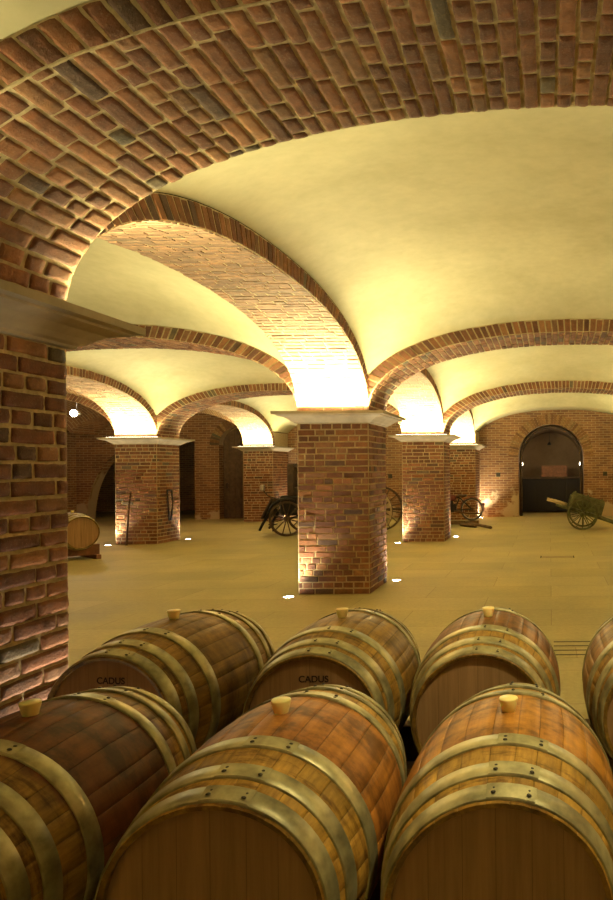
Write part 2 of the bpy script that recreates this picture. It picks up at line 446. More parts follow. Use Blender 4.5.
for (x0,x1) in ((XA[1],XR[0]),(XB[1],XA[0]),(XC[1],XB[0])):
    if x0==XC[1]: struct(ceil.build('ceiling',PL)); ceil=MB()
    vault(x0,x1,YB[0][1],YB[1][0]); vault(x0,x1,YB[1][1],YB[2][0]); vault(x0,x1,YB[2][1],YB[3][0])
    vault(x0,x1,YB[3][1],YB[4][0],band=WALL_Y-YB[4][0])
for q,f in enumerate(ceil.f): ceil.uv[q]=[(ceil.v[i][1],ceil.v[i][0]) for i in f]
struct(ceil.build('ceiling',BWP))

# --- piers and arches the photo shows
pier(XA,YB[1],'near brick pier cut by the left edge of the photo, beside the barrels',fine=True)
pier(XA,YB[2],'square brick pier standing alone in the middle, nearest whole pier')
pier(XA,YB[3],'brick pier just right of and behind the middle pier, next to the motorcycle')
pier(XB,YB[3],'brick pier at the left with a pole leaning on its face')
pier(XA,YB[4],'brick pilaster on the far wall behind the motorcycle',oback=False)
pier(XB,YB[4],'brick pilaster on the far wall, left of the dark carriage',oback=False)

arch('x',XA[1],XR[0],*YB[1],'huge dark brick arch spanning the top of the photo over the barrels',fine=True)
arch('x',XA[1],XR[0],*YB[2],'wide brick arch springing rightwards from the middle pier')
arch('x',XA[1],XR[0],*YB[3],'wide brick arch in front of the far wall with the round-headed doorway')
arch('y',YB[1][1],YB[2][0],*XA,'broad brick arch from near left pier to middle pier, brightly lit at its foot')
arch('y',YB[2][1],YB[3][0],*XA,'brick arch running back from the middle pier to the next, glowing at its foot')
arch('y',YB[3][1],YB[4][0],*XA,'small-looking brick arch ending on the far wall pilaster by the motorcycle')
arch('x',XB[1],XA[0],*YB[2],'flat-looking brick arch at left seen just past the near stone cornice')
arch('x',XB[1],XA[0],*YB[3],'brick arch springing rightwards from the left pier with the leaning pole')
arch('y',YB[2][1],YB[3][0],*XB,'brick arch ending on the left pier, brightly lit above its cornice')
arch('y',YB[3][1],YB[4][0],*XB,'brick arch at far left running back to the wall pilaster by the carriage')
# --- the rest of the hall, outside the frame
k=1
for xr,yrs in ((XR,(0,1,2,3)),(XB,(1,2)),(XA,(0,))):
    for i in yrs: pier_struct(xr,YB[i],'trim_%d'%k); k+=1
for ax,s0,s1,w in (('x',XB[1],XA[0],YB[1]),('x',XA[1],XR[0],YB[0]),('y',YB[0][1],YB[1][0],XA),('y',YB[0][1],YB[1][0],XR),('y',YB[1][1],YB[2][0],XR),
                   ('y',YB[2][1],YB[3][0],XR),('y',YB[3][1],YB[4][0],XR),('y',YB[1][1],YB[2][0],XB),('x',XC[1],XB[0],YB[3]),('x',XC[1],XB[0],YB[2]),('x',XB[1],XA[0],YB[0])):
    arch_struct(ax,s0,s1,w[0],w[1],'trim_%d'%k); k+=1

# --- floor
fl=MB(); fl.quad((-18.5,-5,0),(6,-5,0),(6,29.5,0),(-18.5,29.5,0)); struct(fl.build('floor',FL))
# --- walls
def wall_x(nm,y,x0,x1,top,openings,depth=.45,mt=BW,face=-1):
    """wall in the plane Y=y facing the camera, openings [(xa,xb,height function)]"""
    mb=MB(); xs=[]
    cur=x0
    segs=[]
    for (xa,xb,fn) in openings:
        segs.append((cur,xa,None)); segs.append((xa,xb,fn)); cur=xb
    segs.append((cur,x1,None))
    for (a,b,fn) in segs:
        n=40 if fn else max(1,int((b-a)/1.0)); P=[]
        for i in range(n+1):
            t=i/n; t=.5-.5*math.cos(PI*t) if fn else t
            x=a+(b-a)*t; P.append((x,fn(x) if fn else 0))
        for (xa,ha),(xb,hb) in zip(P,P[1:]):
            mb.quad((xa,y,ha),(xb,y,hb),(xb,y,top),(xa,y,top),uv=((xa,ha),(xb,hb),(xb,top),(xa,top)))
            if fn: mb.quad((xa,y,ha),(xa,y+depth,ha),(xb,y+depth,hb),(xb,y,hb),uv=((0,xa),(depth,xa),(depth,xb),(0,xb)))
        if fn:
            for xx,hh in (P[0],P[-1]):
                mb.quad((xx,y,0),(xx,y+depth,0),(xx,y+depth,hh),(xx,y,hh),uv=((0,0),(depth,0),(depth,hh),(0,hh)))
    return mb
DC=.04; DR=1.107; DS=2.0
def door_fn(x): return DS+math.sqrt(max(0,DR*DR-(x-DC)**2))
def big_fn(x):
    if x<-14: return 2.46*math.sqrt(max(0,1-((x+14)/1.65)**2))
    return 2.46+.2*min(1,(x+14)/1.0)
NC=-10.57; NR=.60
def niche_fn(x): return 2.5+math.sqrt(max(0,NR*NR-(x-NC)**2))
wb=wall_x('wall_back',WALL_Y,-16.6,4.2,4.4,[(-15.65,-12.0,big_fn),(NC-NR,NC+NR,niche_fn),(DC-DR,DC+DR,door_fn)])
# voussoir rings of the doorway and the niche, in the same wall
def ring(mb,cx,cz,r,t,y,n):
    P=lambda u,v:(Vector((cx-math.cos(v)*(r+u),y,cz+math.sin(v)*(r+u))),Vector((0,-1,0)))
    for i in range(n):
        v0=PI*i/n+.008;v1=PI*(i+1)/n-.008; col=bcol()
        col=(col[0]*1.1,col[1]*1.45,col[2]*1.3)
        pts=[P(u,v)[0]+Vector((0,-.012,0)) for (u,v) in ((.0,v0),(t,v0),(t,v1),(.0,v1))]+[P(u,v)[0]+Vector((0,.0,0)) for (u,v) in ((.0,v0),(t,v0),(t,v1),(.0,v1))]
        b=mb.add(pts)
        for f in ((0,3,2,1),(0,1,5,4),(1,2,6,5),(2,3,7,6),(3,0,4,7)): mb.face([b+i for i in f],1,col)
ring(wb,DC,DS,DR+.01,.32,WALL_Y,44); ring(wb,NC,2.5,NR+.01,.30,WALL_Y,26)
# putlog holes as flat dark patches, their inner shade put into the colour
for hx,hz in ((1.86,1.42),(-1.75,1.42),(-3.9,1.9),(-5.4,1.4)):
    wb.box((hx-.07,WALL_Y-.004,hz-.07),(hx+.07,WALL_Y+.01,hz+.07),2)
struct(wb.build('wall_back',[BW,BR,HOLESHADE]))
def plainwall(nm,p0,p1,top,mt,z0=0):
    mb=MB(); p0=Vector(p0);p1=Vector(p1);L=(p1-p0).length
    mb.quad((p0.x,p0.y,z0),(p1.x,p1.y,z0),(p1.x,p1.y,top),(p0.x,p0.y,top),uv=((0,z0),(L,z0),(L,top),(0,top)))
    return struct(mb.build(nm,mt))
plainwall('wall_right',(4.0,WALL_Y,0),(4.0,-4,0),4.4,BWP)
plainwall('wall_left',(-16.0,-4,0),(-16.0,WALL_Y,0),4.4,BWP)
plainwall('wall_front',(4.2,-3.9,0),(-16.4,-3.9,0),4.4,BWP)
plainwall('wall_rear',(-24,28.5,0),(5,28.5,0),4.4,BWP)
# niche door of dark planks
mb=MB()
for i in range(6):
    x=NC-NR+i*.2; mb.box((x+.004,WALL_Y+.30,0.0),(x+.196,WALL_Y+.34,3.1),bev=.006)
mb.box((NC-NR,WALL_Y+.27,.6),(NC+NR,WALL_Y+.30,.72),bev=.008); mb.box((NC-NR,WALL_Y+.27,1.9),(NC+NR,WALL_Y+.30,2.02),bev=.008)
d=struct(mb.build('door_1',m_simple('brown_door_boards',(.12,.07,.032),.7,0,.25,9,.003)))
mb=MB(); mb.tube([(NC-.45,WALL_Y+.22,1.05),(NC-.45,WALL_Y+.22,1.2)],.012); mb.tube([(NC-.45,WALL_Y+.22,1.06),(NC-.45,WALL_Y+.30,1.06)],.01); mb.tube([(NC-.45,WALL_Y+.22,1.19),(NC-.45,WALL_Y+.30,1.19)],.01)
mb.build('door_handle',BLACKM,d)
# room behind the round-headed doorway
RY0=WALL_Y+.45; RY1=27.2; rw=1.14
mb=MB(); M=24
for i in range(M):
    a0=PI*i/M;a1=PI*(i+1)/M; f=lambda a:(DC-rw*math.cos(a),1.95+rw*math.sin(a)*.95)
    p,q=f(a0),f(a1); mb.quad((p[0],RY0,p[1]),(q[0],RY0,q[1]),(q[0],RY1,q[1]),(p[0],RY1,p[1]))
for s in(-1,1): mb.quad((DC+s*rw,RY0,0),(DC+s*rw,RY1,0),(DC+s*rw,RY1,1.95),(DC+s*rw,RY0,1.95))
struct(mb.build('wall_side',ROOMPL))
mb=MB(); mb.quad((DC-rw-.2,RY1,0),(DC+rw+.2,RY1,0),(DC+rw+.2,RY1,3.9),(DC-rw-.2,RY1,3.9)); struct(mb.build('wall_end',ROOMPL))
# inner iron door frame following the arch
mb=MB(); pts=[(DC-DR+.07,RY0-.12,0),(DC-DR+.07,RY0-.12,DS)]+[(DC-(DR-.07)*math.cos(PI*i/20),RY0-.12,DS+(DR-.07)*math.sin(PI*i/20)) for i in range(1,20)]+[(DC+DR-.07,RY0-.12,DS),(DC+DR-.07,RY0-.12,0)]
mb.tube(pts,.05,6); struct(mb.build('trim_40',DARKWOOD))
# dark counter in that room
t=thing('counter','long black counter inside the round-headed doorway','counter',(DC,25.2,0))
mb=MB(); mb.box((-1.09,0,.06),(1.09,.6,1.24),bev=.01); mb.build('body',BLACKP,t)
mb=MB(); mb.box((-1.12,-.05,1.24),(1.12,.65,1.30),bev=.012); mb.build('countertop',DARKWOOD,t)
mb=MB()
for i in range(4): mb.box((-1.06+i*.54,-.012,.15),(-1.06+i*.54+.5,.0,1.16),bev=.005)
mb.build('front_panels',BLACKP,t)
t=thing('wooden_crate','dark red-brown wooden crate standing on the black counter','crate',(.16,25.45,1.30))
for y in (-.15,.13):
    mb=MB()
    for i in range(3): mb.box((-.45,y,.01+i*.13),(.45,y+.02,.135+i*.13),bev=.004)
    mb.build('side_panel',REDWOOD,t)
for x in (-.47,.43):
    mb=MB(); mb.box((x,-.13,0),(x+.04,.13,.40),bev=.004); mb.build('end_panel',REDWOOD,t)
mb=MB(); mb.box((-.48,-.16,.39),(.48,.16,.42),bev=.004); mb.build('lid',REDWOOD,t)
t=thing('pendant_lamp','small dark pendant hanging in the round-headed doorway','lamp',(-.02,24.6,2.45))
mb=MB(); mb.tube([(0,0,0.1),(0,0,.93)],.008,6); mb.build('cord',BLACKM,t)
mb=MB(); mb.lathe([(0,.07),(.05,.065),(.11,.015)],16,'z'); mb.build('shade',BLACKM,t)
for i,(x,l) in enumerate(((-1.10,'small wall lamp glowing at the left inside the doorway'),(1.10,'small wall lamp glowing at the right inside the doorway'))):
    t=thing('wall_lamp',l,'lamp',(x*1.0+DC,24.5,1.72),0,'small lamps in the doorway room')
    mb=MB(); mb.box((-.03,-.03,-.06),(.03,.03,.06),bev=.01); mb.build('bracket',BLACKM,t)
    mb=MB(); mb.lathe([(0,.0),(.01,.03),(.06,.04),(.11,.03),(.12,0)],12,'z',ctr=(-.06 if x>0 else .06,-.0,0)); mb.build('bulb',LAMPSM,t)
    li=bpy.data.lights.new('bulb_light','POINT'); li.energy=2.2; li.color=(1,.75,.5); li.shadow_soft_size=.05
    lo=bpy.data.objects.new('bulb_light',li); C.objects.link(lo); lo.parent=t; lo.location=(-.16 if x>0 else .16,-.12,.1)

# ------------------------------------------------------------------ floor drain and hatch
t=thing('floor_drain','slotted dark drain grating in the floor behind the right-hand barrels','drain',(.22,6.3,0))
mb=MB(); mb.box((-.24,-.34,0),(.24,.30,.002)); mb.build('plate',FL,t)
for i in range(4):
    mb=MB(); mb.box((-.2,-.26+i*.15,.002),(.2,-.235+i*.15,.004)); mb.build('slot',HOLESHADE,t)  # flat dark strip in place of a shaded opening
t=thing('floor_hatch','small rectangular hatch let into the floor before the doorway','hatch',(.12,12.7,0))
mb=MB(); mb.box((-.28,-.12,0),(.28,.12,.003)); mb.build('lid',m_simple('hatch_stone',(.30,.24,.12),.6),t)
for x in(-.31,.29):
    mb=MB(); mb.box((x,-.13,.0),(x+.02,.13,.006)); mb.build('lifting_slot',HOLESHADE,t)

# ------------------------------------------------------------------ lights
WARM=(1,.91,.46)
def uplight(x,y,face,e,seen=None):
    """linear lamp lying on the cornice ledge, shining up on the arch"""
    li=bpy.data.lights.new('ledge_lamp_light','AREA'); li.shape='RECTANGLE'; li.size=.86; li.size_y=.07; li.energy=e; li.color=WARM; li.spread=math.radians(170)
    lo=bpy.data.objects.new('ledge_lamp_light',li); C.objects.link(lo)
    return li,lo
LX={'A':sum(XA)/2,'B':sum(XB)/2,'R':sum(XR)/2}
proto=None
labels={('A',1,1):'strip lamp lying on the far ledge of the near left cornice',('A',2,-1):'strip lamp on the front ledge of the middle pier cornice, under the white glow',
 ('A',2,1):'strip lamp on the back ledge of the middle pier cornice',('A',3,-1):'strip lamp on the front ledge of the pier cornice right behind the middle pier',
 ('A',3,1):'strip lamp on the back ledge of the pier cornice right behind the middle pier',('A',4,-1):'strip lamp on the pilaster cornice above the motorcycle',
 ('B',3,-1):'strip lamp on the front ledge of the left pier cornice',('B',3,1):'strip lamp on the back ledge of the left pier cornice',('B',4,-1):'strip lamp on the pilaster cornice left of the carriage',
 ('A',1,-1):'strip lamp on the near ledge of the near left cornice'}
EN=75
for key,(cx) in LX.items():
    for i in range(5):
        for s in(-1,1):
            if i==0 and s==-1 or i==4 and s==1: continue
            if key=='B' and i in (0,1): continue
            y=YB[i][0]-.13 if s<0 else YB[i][1]+.13
            t=thing('ledge_lamp',labels.get((key,i,s),'strip lamp on a cornice ledge outside the photo'),'lamp',(cx,y,H),0,'strip lamps on the cornice ledges')
            mb=MB(); mb.box((-.58,-.03,0),(.58,.03,.006),bev=.002); mb.build('housing',STEEL,t)
            mb=MB(); mb.box((-.57,-.025,.006),(.57,.025,.008)); mb.build('diffuser',LAMPSM,t)
            li=bpy.data.lights.new('strip_light','AREA'); li.shape='RECTANGLE'; li.size=1.14; li.size_y=.04; li.energy=EN*(.34 if (i==0 or (i==1 and s<0)) else .8 if i==1 else 1.15)*{'R':.75,'B':.62,'A':.92}[key]; li.color=WARM; li.spread=math.radians(180)
            lo=bpy.data.objects.new('strip_light',li); C.objects.link(lo); lo.parent=t; lo.location=(0,0,.017); lo.rotation_euler=(PI+ s*math.radians(-20),0,0)
# recessed floor spots
spots=[((XA,2,'fl'),'recessed floor spot glowing at the front left corner of the middle pier'),((XA,2,'rr'),'recessed floor spot glowing at the back right corner of the middle pier'),
 ((XA,3,'fl'),'recessed floor spot between the middle pier and the pier behind it'),((XA,3,'rr'),'recessed floor spot on the floor in front of the motorcycle, right of its pier'),
 ((XB,3,'fl'),'recessed floor spot left of the left pier, by the lone far barrel'),((XB,3,'rr'),'recessed floor spot at the right side of the left pier'),
 ((XA,1,'rr'),'recessed floor spot hidden behind the barrels at the foot of the near left pier'),((XA,4,'fr'),'recessed floor spot behind the motorcycle at the far wall'),
 ((XB,4,'fr'),'recessed floor spot behind the carriage at the far wall'),((XA,1,'rm'),'recessed floor spot at the barrel side of the near left pier')]
for (xr,i,c),lab in spots:
    y0,y1=YB[i]
    if c=='fl': p=(xr[0]-.07,y0-.17)
    elif c=='rr': p=(xr[1]+.11,y1+.16)
    elif c=='rm': p=(xr[1]+.12,y1-.3)
    else: p=(xr[1]+.08,y0+.92)
    t=thing('floor_spot',lab,'floor light',(p[0],p[1],0),0,'recessed floor spots')
    mb=MB(); mb.lathe([(0.0,.085),(.006,.083),(.006,.06),(.002,.058)],24,'z'); mb.build('rim',STEEL,t)
    mb=MB(); mb.lathe([(.003,.06),(.0045,.0005)],24,'z'); mb.build('lens',LAMP,t)
    li=bpy.data.lights.new('spot_light','SPOT'); li.energy={'rm':14,'fr':120}.get(c,75) if (i,c)!=(1,'rr') else 30; li.color=(1,.87,.60); li.spot_size=math.radians(115); li.spot_blend=1.0; li.shadow_soft_size=.03
    lo=bpy.data.objects.new('spot_light',li); C.objects.link(lo); lo.parent=t; lo.location=(0,0,.03); lo.rotation_euler=(PI,0,0)
# bright ceiling spot in the far left bay
t=thing('ceiling_spot','round bright spot lamp high up at far left above the lone barrel','lamp',(-12.40,18.0,3.17))
mb=MB(); mb.lathe([(.0,.0),(.0,.07),(.02,.10),(.16,.07),(.2,.02)],20,'y'); mb.build('housing',STEEL,t)
mb=MB(); mb.lathe([(-.09,.001),(-.07,.06),(-.03,.088),(.005,.085)],20,'y'); mb.build('bulb',LAMP,t)
mb=MB(); mb.tube([(0,.1,.06),(0,.1,.75)],.012); mb.build('stem',BLACKM,t)
li=bpy.data.lights.new('spot_bulb','POINT'); li.energy=30; li.color=(1,.8,.62); li.shadow_soft_size=.06
lo=bpy.data.objects.new('spot_bulb',li); C.objects.link(lo); lo.parent=t; lo.location=(0,-.15,0)

# unseen spot added above the frame, inferred from light on the barrel tops
t=thing('ceiling_spot','inferred spot lamp, unseen above the frame, added to light the barrel tops','lamp',(.55,1.95,3.25))
mb=MB(); mb.lathe([(.0,.055),(.16,.055),(.20,.02)],20,'z'); mb.build('housing',BLACKM,t)
mb=MB(); mb.lathe([(.004,.0005),(.003,.05)],20,'z'); mb.build('lens',LAMPSM,t)
mb=MB(); mb.tube([(0,0,.2),(0,0,.72)],.01); mb.build('stem',BLACKM,t)
li=bpy.data.lights.new('barrel_spot','SPOT'); li.energy=82; li.color=(1,.84,.42); li.spot_size=math.radians(105); li.spot_blend=.5; li.shadow_soft_size=.045
lo=bpy.data.objects.new('barrel_spot',li); C.objects.link(lo); lo.parent=t; lo.location=(0,0,-.02); lo.rotation_euler=(math.radians(14),math.radians(-14),0)
# ------------------------------------------------------------------ barrels
BL=.95; RB=.358; RH=.29
def rad(y): return RB-(RB-RH)*(abs(y)/(BL/2))**2
def barrel_meshes():
    rnd=random.Random(3)
    mb=MB(); NSV=26
    ys=[-BL/2+BL*i/24 for i in range(25)]
    off=0; widths=[rnd.uniform(.75,1.25) for _ in range(NSV)]; tot=sum(widths); a=PI/2-PI*widths[0]/tot
    for w in widths:
        da=2*PI*w/tot; k=rnd.uniform(.88,1.06); col=(k,k*rnd.uniform(.96,1.03),k*rnd.uniform(.92,1.06))
        base=len(mb.v); A=[(0,-.0014),(.025,0),(.35,0.0005),(.65,0.0005),(.975,0),(1,-.0014)]
        for y in ys:
            for t,d in A:
                an=a+da*t; r=rad(y)+d; mb.v.append((r*math.cos(an),y,r*math.sin(an)))
        n=len(A)
        for j in range(len(ys)-1):
            for i in range(n-1):
                q=base+j*n+i; cc=col if 0<i<n-2 else tuple(c*.72 for c in col)
                mb.face((q,q+n,q+n+1,q+1),0,cc,smooth=0<i<n-2)
        # chime (end thickness) and croze
        for e,sgn in ((0,1),(len(ys)-1,-1)):
            b2=len(mb.v)
            for t,d in A:
                an=a+da*t; mb.v.append(((RH-.013)*math.cos(an),ys[e]+sgn*.004,(RH-.013)*math.sin(an)))
            for t,d in A:
                an=a+da*t; mb.v.append(((RH-.015)*math.cos(an),ys[e]+sgn*.07,(RH-.015)*math.sin(an)))
            for i in range(n-1):
                q=base+e*n+i; f=(q,q+1,b2+i+1,b2+i) ; g=(b2+i,b2+i+1,b2+n+i+1,b2+n+i)
                if sgn<0: f=tuple(reversed(f)); g=tuple(reversed(g))
                mb.face(f,0,tuple(c*.6 for c in col)); mb.face(g,0,tuple(c*.6 for c in col))
        a+=da
    heads=[]
    for s in(-1,1):
        h=MB(); y=s*(BL/2-.022); r=RH-.011; xs=[-r]; 
        while xs[-1]<r-.07: xs.append(xs[-1]+rnd.uniform(.075,.10))
        xs[-1]=r
        for x0,x1 in zip(xs,xs[1:]):
            k=rnd.uniform(.92,1.05); col=(k,k,k); m=6
            for i in range(m):
                xa=x0+.0004+(x1-x0-.0008)*i/m; xb=x0+.0004+(x1-x0-.0008)*(i+1)/m
                za=math.sqrt(max(0,r*r-xa*xa)); zb=math.sqrt(max(0,r*r-xb*xb))
                q=[(xa,y,-za),(xb,y,-zb),(xb,y,zb),(xa,y,za)]
                if s>0: q.reverse()
                h.quad(*q,col=col)
        h.lathe([(y+s*(-.012),r-.001),(y+s*(-.012),.001)] if s<0 else [(y-.012,.001),(y-.012,r-.001)],40,'y',col=(.25,.25,.25))
        # bevel ring at the head's edge
        heads.append(h)
    hoops=[]
    for (e0,e1) in ((.010,.062),(.098,.150),(.235,.290)):
        for s in (-1,1):
            h=MB(); ya=s*(BL/2-e0); yb=s*(BL/2-e1)
            if ya>yb: ya,yb=yb,ya
            r0=rad(ya);r1=rad(yb)
            prof=[(ya,r0-.001),(ya,r0+.0052),(ya+.0012,r0+.0068),(yb-.0012,r1+.0068),(yb,r1+.0052),(yb,r1-.001)]
            h.lathe(prof,72,'y')
            # overlap of the riveted joint near the top
            an0=PI/2+.10*(1 if e0<.2 else .5); 
            seg=8; b=len(h.v)
            for i in range(seg+1):
                an=an0-.42*i/seg
                for (yy,rr) in ((ya+.0005,r0+.0066),(ya+.002,r0+.0092),(yb-.002,r1+.0092),(yb-.0005,r1+.0066)):
                    h.v.append((rr*math.cos(an),yy,rr*math.sin(an)))
            for i in range(seg):
                for j in range(3):
                    q=b+i*4+j; h.face((q,q+1,q+5,q+4))
            rv=[]
            for an in (an0-.06,an0-.36):
                for yy in ((ya*.7+yb*.3),(ya*.3+yb*.7)):
                    rr=(r0+r1)/2+.0085
                    M=Matrix.Translation((rr*math.cos(an),yy,rr*math.sin(an)))@Matrix.Rotation(an-PI/2,4,'Y').inverted()@Matrix.Translation((0,0,0))
                    q1=MB(); q1.lathe([(0,.0065),(.002,.006),(.0035,.003),(.004,.0003)],8,'z')
                    q1.v=[tuple(M@Vector(p)) for p in q1.v]; rv.append(q1)
            hoops.append((h,rv))
    bg=MB(); bg.lathe([(RB-.006,.021),(RB+.008,.024),(RB+.038,.031),(RB+.042,.029),(RB+.043,.001)],24,'z')
    return mb,heads,hoops,bg
BM=[m_barrel('oak_wine_dark',(.075,.022,.007),.95,.95,1),m_barrel('oak_wine_red',(.19,.068,.012),.80,1.1,2.3),m_barrel('oak_amber',(.22,.088,.012),.72,1.15,4.1),
    m_barrel('oak_brown',(.13,.068,.014),.40,.75,5.2),m_barrel('oak_olive',(.14,.075,.014),.25,.9,6.6),m_barrel('oak_stained_bung',(.12,.042,.009),.70,1.05,8.9),m_barrel('oak_plain',(.2,.09,.02),.1,.9,3.3)]
def make_barrel():
    t=thing('wine_barrel','x','barrel')
    b,heads,hoops,bg=barrel_meshes()
    b.build('staves',BM[0],t)
    for h in heads: h.build('head',HEAD,t)
    for h,rv in hoops:
        ho=h.build('hoop',HOOP,t)
        for q1 in rv: q1.build('rivet',RIVET,ho)
    bg.build('bung',BUNG,t)
    return t
bproto=make_barrel(); used=[False]
def place_barrel(x,y,z,rz,m,label,group='wine barrels on the timber rails',roll=0,mark=False,sc=1):
    if not used[0]: r=bproto; used[0]=True
    else:
        r=bproto.copy(); C.objects.link(r)
        for ch in list(bproto.children):
            if ch.name.startswith('cooper'): continue
            c=ch.copy(); C.objects.link(c); c.parent=r
            for g in ch.children:
                d=g.copy(); C.objects.link(d); d.parent=c
    r.location=(x,y,z); r.rotation_euler=(0,roll,rz); r.scale=(sc,)*3; r['label']=label; r['group']=group
    for ch in r.children:
        if ch.name.startswith('staves'):
            ch.material_slots[0].link='OBJECT'; ch.material_slots[0].material=m
    if mark:
        cu=bpy.data.curves.new('mark','FONT'); cu.body='CADUS'; cu.size=.040; cu.align_x='CENTER'; cu.extrude=.0006; cu.offset=.0006
        to=bpy.data.objects.new('tmp',cu); C.objects.link(to)
        dg=bpy.context.evaluated_depsgraph_get(); me=bpy.data.meshes.new_from_object(to.evaluated_get(dg)); bpy.data.objects.remove(to)
        me.materials.clear(); me.materials.append(INK)
        o=bpy.data.objects.new('cooper_mark',me); C.objects.link(o); o.parent=r; o.location=(.01,-BL/2+.0205,.172); o.rotation_euler=(PI/2,0,0)
        o['label']='dark stamped lettering on the head'
    return r
BZ=.509
FY=1.74+BL/2; BY=3.09+BL/2
front=[(-.14,BM[2],'amber front-row barrel at lower right, its head facing out'),(-.87,BM[1],'red-stained front-row barrel at lower middle, its head facing out'),(-1.675,BM[0],'dark wine-stained front-row barrel at the lower left edge of the photo')]
back=[(-.325,BM[5],'back-row barrel right of the one marked in the middle, wine stain round its bung'),(-1.08,BM[4],'middle back-row barrel with a lettered head, directly before the middle pier'),(-1.95,BM[3],'brown lettered back-row barrel beside the near left pier'),(.53,BM[6],'back-row barrel cut by the right edge of the photo')]
for x,m,l in front: place_barrel(x,FY,BZ,0,m,l)
for i,(x,m,l) in enumerate(back): place_barrel(x,BY,BZ+.005,math.radians(-5) if i==2 else 0,m,l,mark=(i in(1,2)),sc=1.03)
# timber rails that cradle the barrels
def rail(y,xs,x0,x1,label,sc=1):
    mb=MB(); n=160; r=rad(.27)*sc+.004; P=[]
    for i in range(n+1):
        x=x0+(x1-x0)*i/n; z=.23
        for bx in xs:
            d=abs(x-bx)
            if d<r: z=min(z,BZ-math.sqrt(r*r-d*d)-.002)
        P.append((x,z))
    b=len(mb.v)
    for x,z in P:
        mb.v.extend([(x,y-.045,0),(x,y-.045,z),(x,y+.045,z),(x,y+.045,0)])
    for i in range(n):
        a=b+i*4
        mb.face((a,a+4,a+5,a+1)); mb.face((a+1,a+5,a+6,a+2)); mb.face((a+2,a+6,a+7,a+3)); mb.face((a+3,a+7,a+4,a))
    mb.face((b,b+1,b+2,b+3)); a=b+n*4; mb.face((a+3,a+2,a+1,a))
    o=mb.build('barrel_rail',RAILWOOD); tag(o,label,'rail','timber rails under the barrels')
for y,l in ((FY-.27,'timber cradle rail under the near end of the front-row barrels'),(FY+.27,'timber cradle rail under the far end of the front-row barrels')): rail(y,[f[0] for f in front],-2.05,.30,l)
for y,l in ((BY-.27,'timber cradle rail under the near end of the back-row barrels'),(BY+.27,'timber cradle rail under the far end of the back-row barrels')): rail(y,[f[0] for f in back],-2.28,.95,l,1.04)
# lone barrel far left on its stand
ph=math.radians(52); hx,hy=-8.66,12.75
bx=hx-math.sin(ph)*BL/2; by=hy+math.cos(ph)*BL/2
place_barrel(bx,by,.515,ph,BM[6],'lone pale barrel on a low wooden stand at far left behind the near pier',group='wine barrel on its own stand')
t=thing('barrel_stand','low reddish wooden stand under the lone far-left barrel','stand',(bx,by,0),ph)
for s in(-1,1):
    mb=MB(); r=rad(.28); P=[]; n=24; b=0
    for i in range(n+1):
        x=-.34+.68*i/n; z=min(.27,.515-math.sqrt(max(0,r*r-x*x))-.003) if abs(x)<r else .27
        mb.v.extend([(x,s*.28-.04,.08),(x,s*.28-.04,z),(x,s*.28+.04,z),(x,s*.28+.04,.08)])
    for i in range(n):
        a=i*4
        for j in range(4): mb.face((a+j,a+4+j,a+4+(j+1)%4,a+(j+1)%4))
    mb.face((0,1,2,3)); mb.face((n*4+3,n*4+2,n*4+1,n*4)); mb.build('cradle',REDWOOD,t)
for s in(-1,1):
    mb=MB(); mb.box((s*.28-.045,-.46,0),(s*.28+.045,.46,.08),bev=.008); mb.build('runner',REDWOOD,t)

# ------------------------------------------------------------------ vehicles
def wheel(parent,name,c,r,n,mat_rim,rimw=.05,rimt=.055,hub=.07,spk=.016,tyre=None,hubm=None,wire=False):
    """spoked wheel in the XZ plane centred at c"""
    mb=MB(); cx,cy,cz=c
    mb.lathe([(-rimw/2,r-rimt),(-rimw/2,r-.004),(rimw/2,r-.004),(rimw/2,r-rimt),(-rimw/2,r-rimt)],40,'y',ctr=c,smooth=False)
    w=mb.build(name,mat_rim,parent)
    mb=MB(); mb.lathe([(-rimw/2-.002,r-.006),(-rimw/2-.002,r),(rimw/2+.002,r),(rimw/2+.002,r-.006)],40,'y',ctr=c); mb.build('tyre',tyre or RUST,w)
    mb=MB(); L=.09 if not wire else .05
    mb.lathe([(-L,.001),(-L,hub*.6),(-L*.6,hub*.75),(-L*.3,hub),(L*.3,hub),(L*.6,hub*.75),(L,hub*.6),(L,.001)],20,'y',ctr=c); mb.build('hub',hubm or mat_rim,w)
    mb=MB()
    for i in range(n):
        a=2*PI*(i+.5)/n
        p0=(cx+hub*.7*math.cos(a),cy+(0 if not wire else (.03 if i%2 else -.03)),cz+hub*.7*math.sin(a)); p1=(cx+(r-rimt*.8)*math.cos(a),cy,cz+(r-rimt*.8)*math.sin(a))
        mb.tube([p0,p1],[spk,spk*.8],6)
    mb.build('spokes',mat_rim,w)
    return w
# green two-wheeled cart at right
cart=thing('two_wheeled_cart','olive green two-wheeled wooden cart tipped by the doorway at the right edge','cart',(.84,18.1,0),math.radians(-4))
R0=.41
wheel(cart,'wheel',(0,0,R0),R0,14,GREENW,.055,.05,.07,.014)
wheel(cart,'wheel',(0,.95,R0),R0,14,GREENW,.055,.05,.07,.014)
mb=MB(); mb.tube([(0,-.05,R0),(0,1.0,R0)],.025); mb.build('axle',RUST,cart)
TI=Matrix.Translation((0,0,R0))@Matrix.Rotation(math.radians(17),4,'Y')
def bx_(name,lo,hi,m,parent,M=TI,bev=.006):
    mb=MB(); mb.box(lo,hi,M=M,bev=bev); return mb.build(name,m,parent)
for yy in(.10,.85):
    mb=MB()
    for i in range(3): mb.box((-.42,yy-.015,.10+i*.125),(.48,yy+.015,.215+i*.125),M=TI,bev=.004)
    for xx in(-.36,.0,.40): mb.box((xx-.025,yy-.035 ,.06),(xx+.025,yy-.012,.50),M=TI,bev=.004)
    mb.build('side_panel',GREENW,cart)
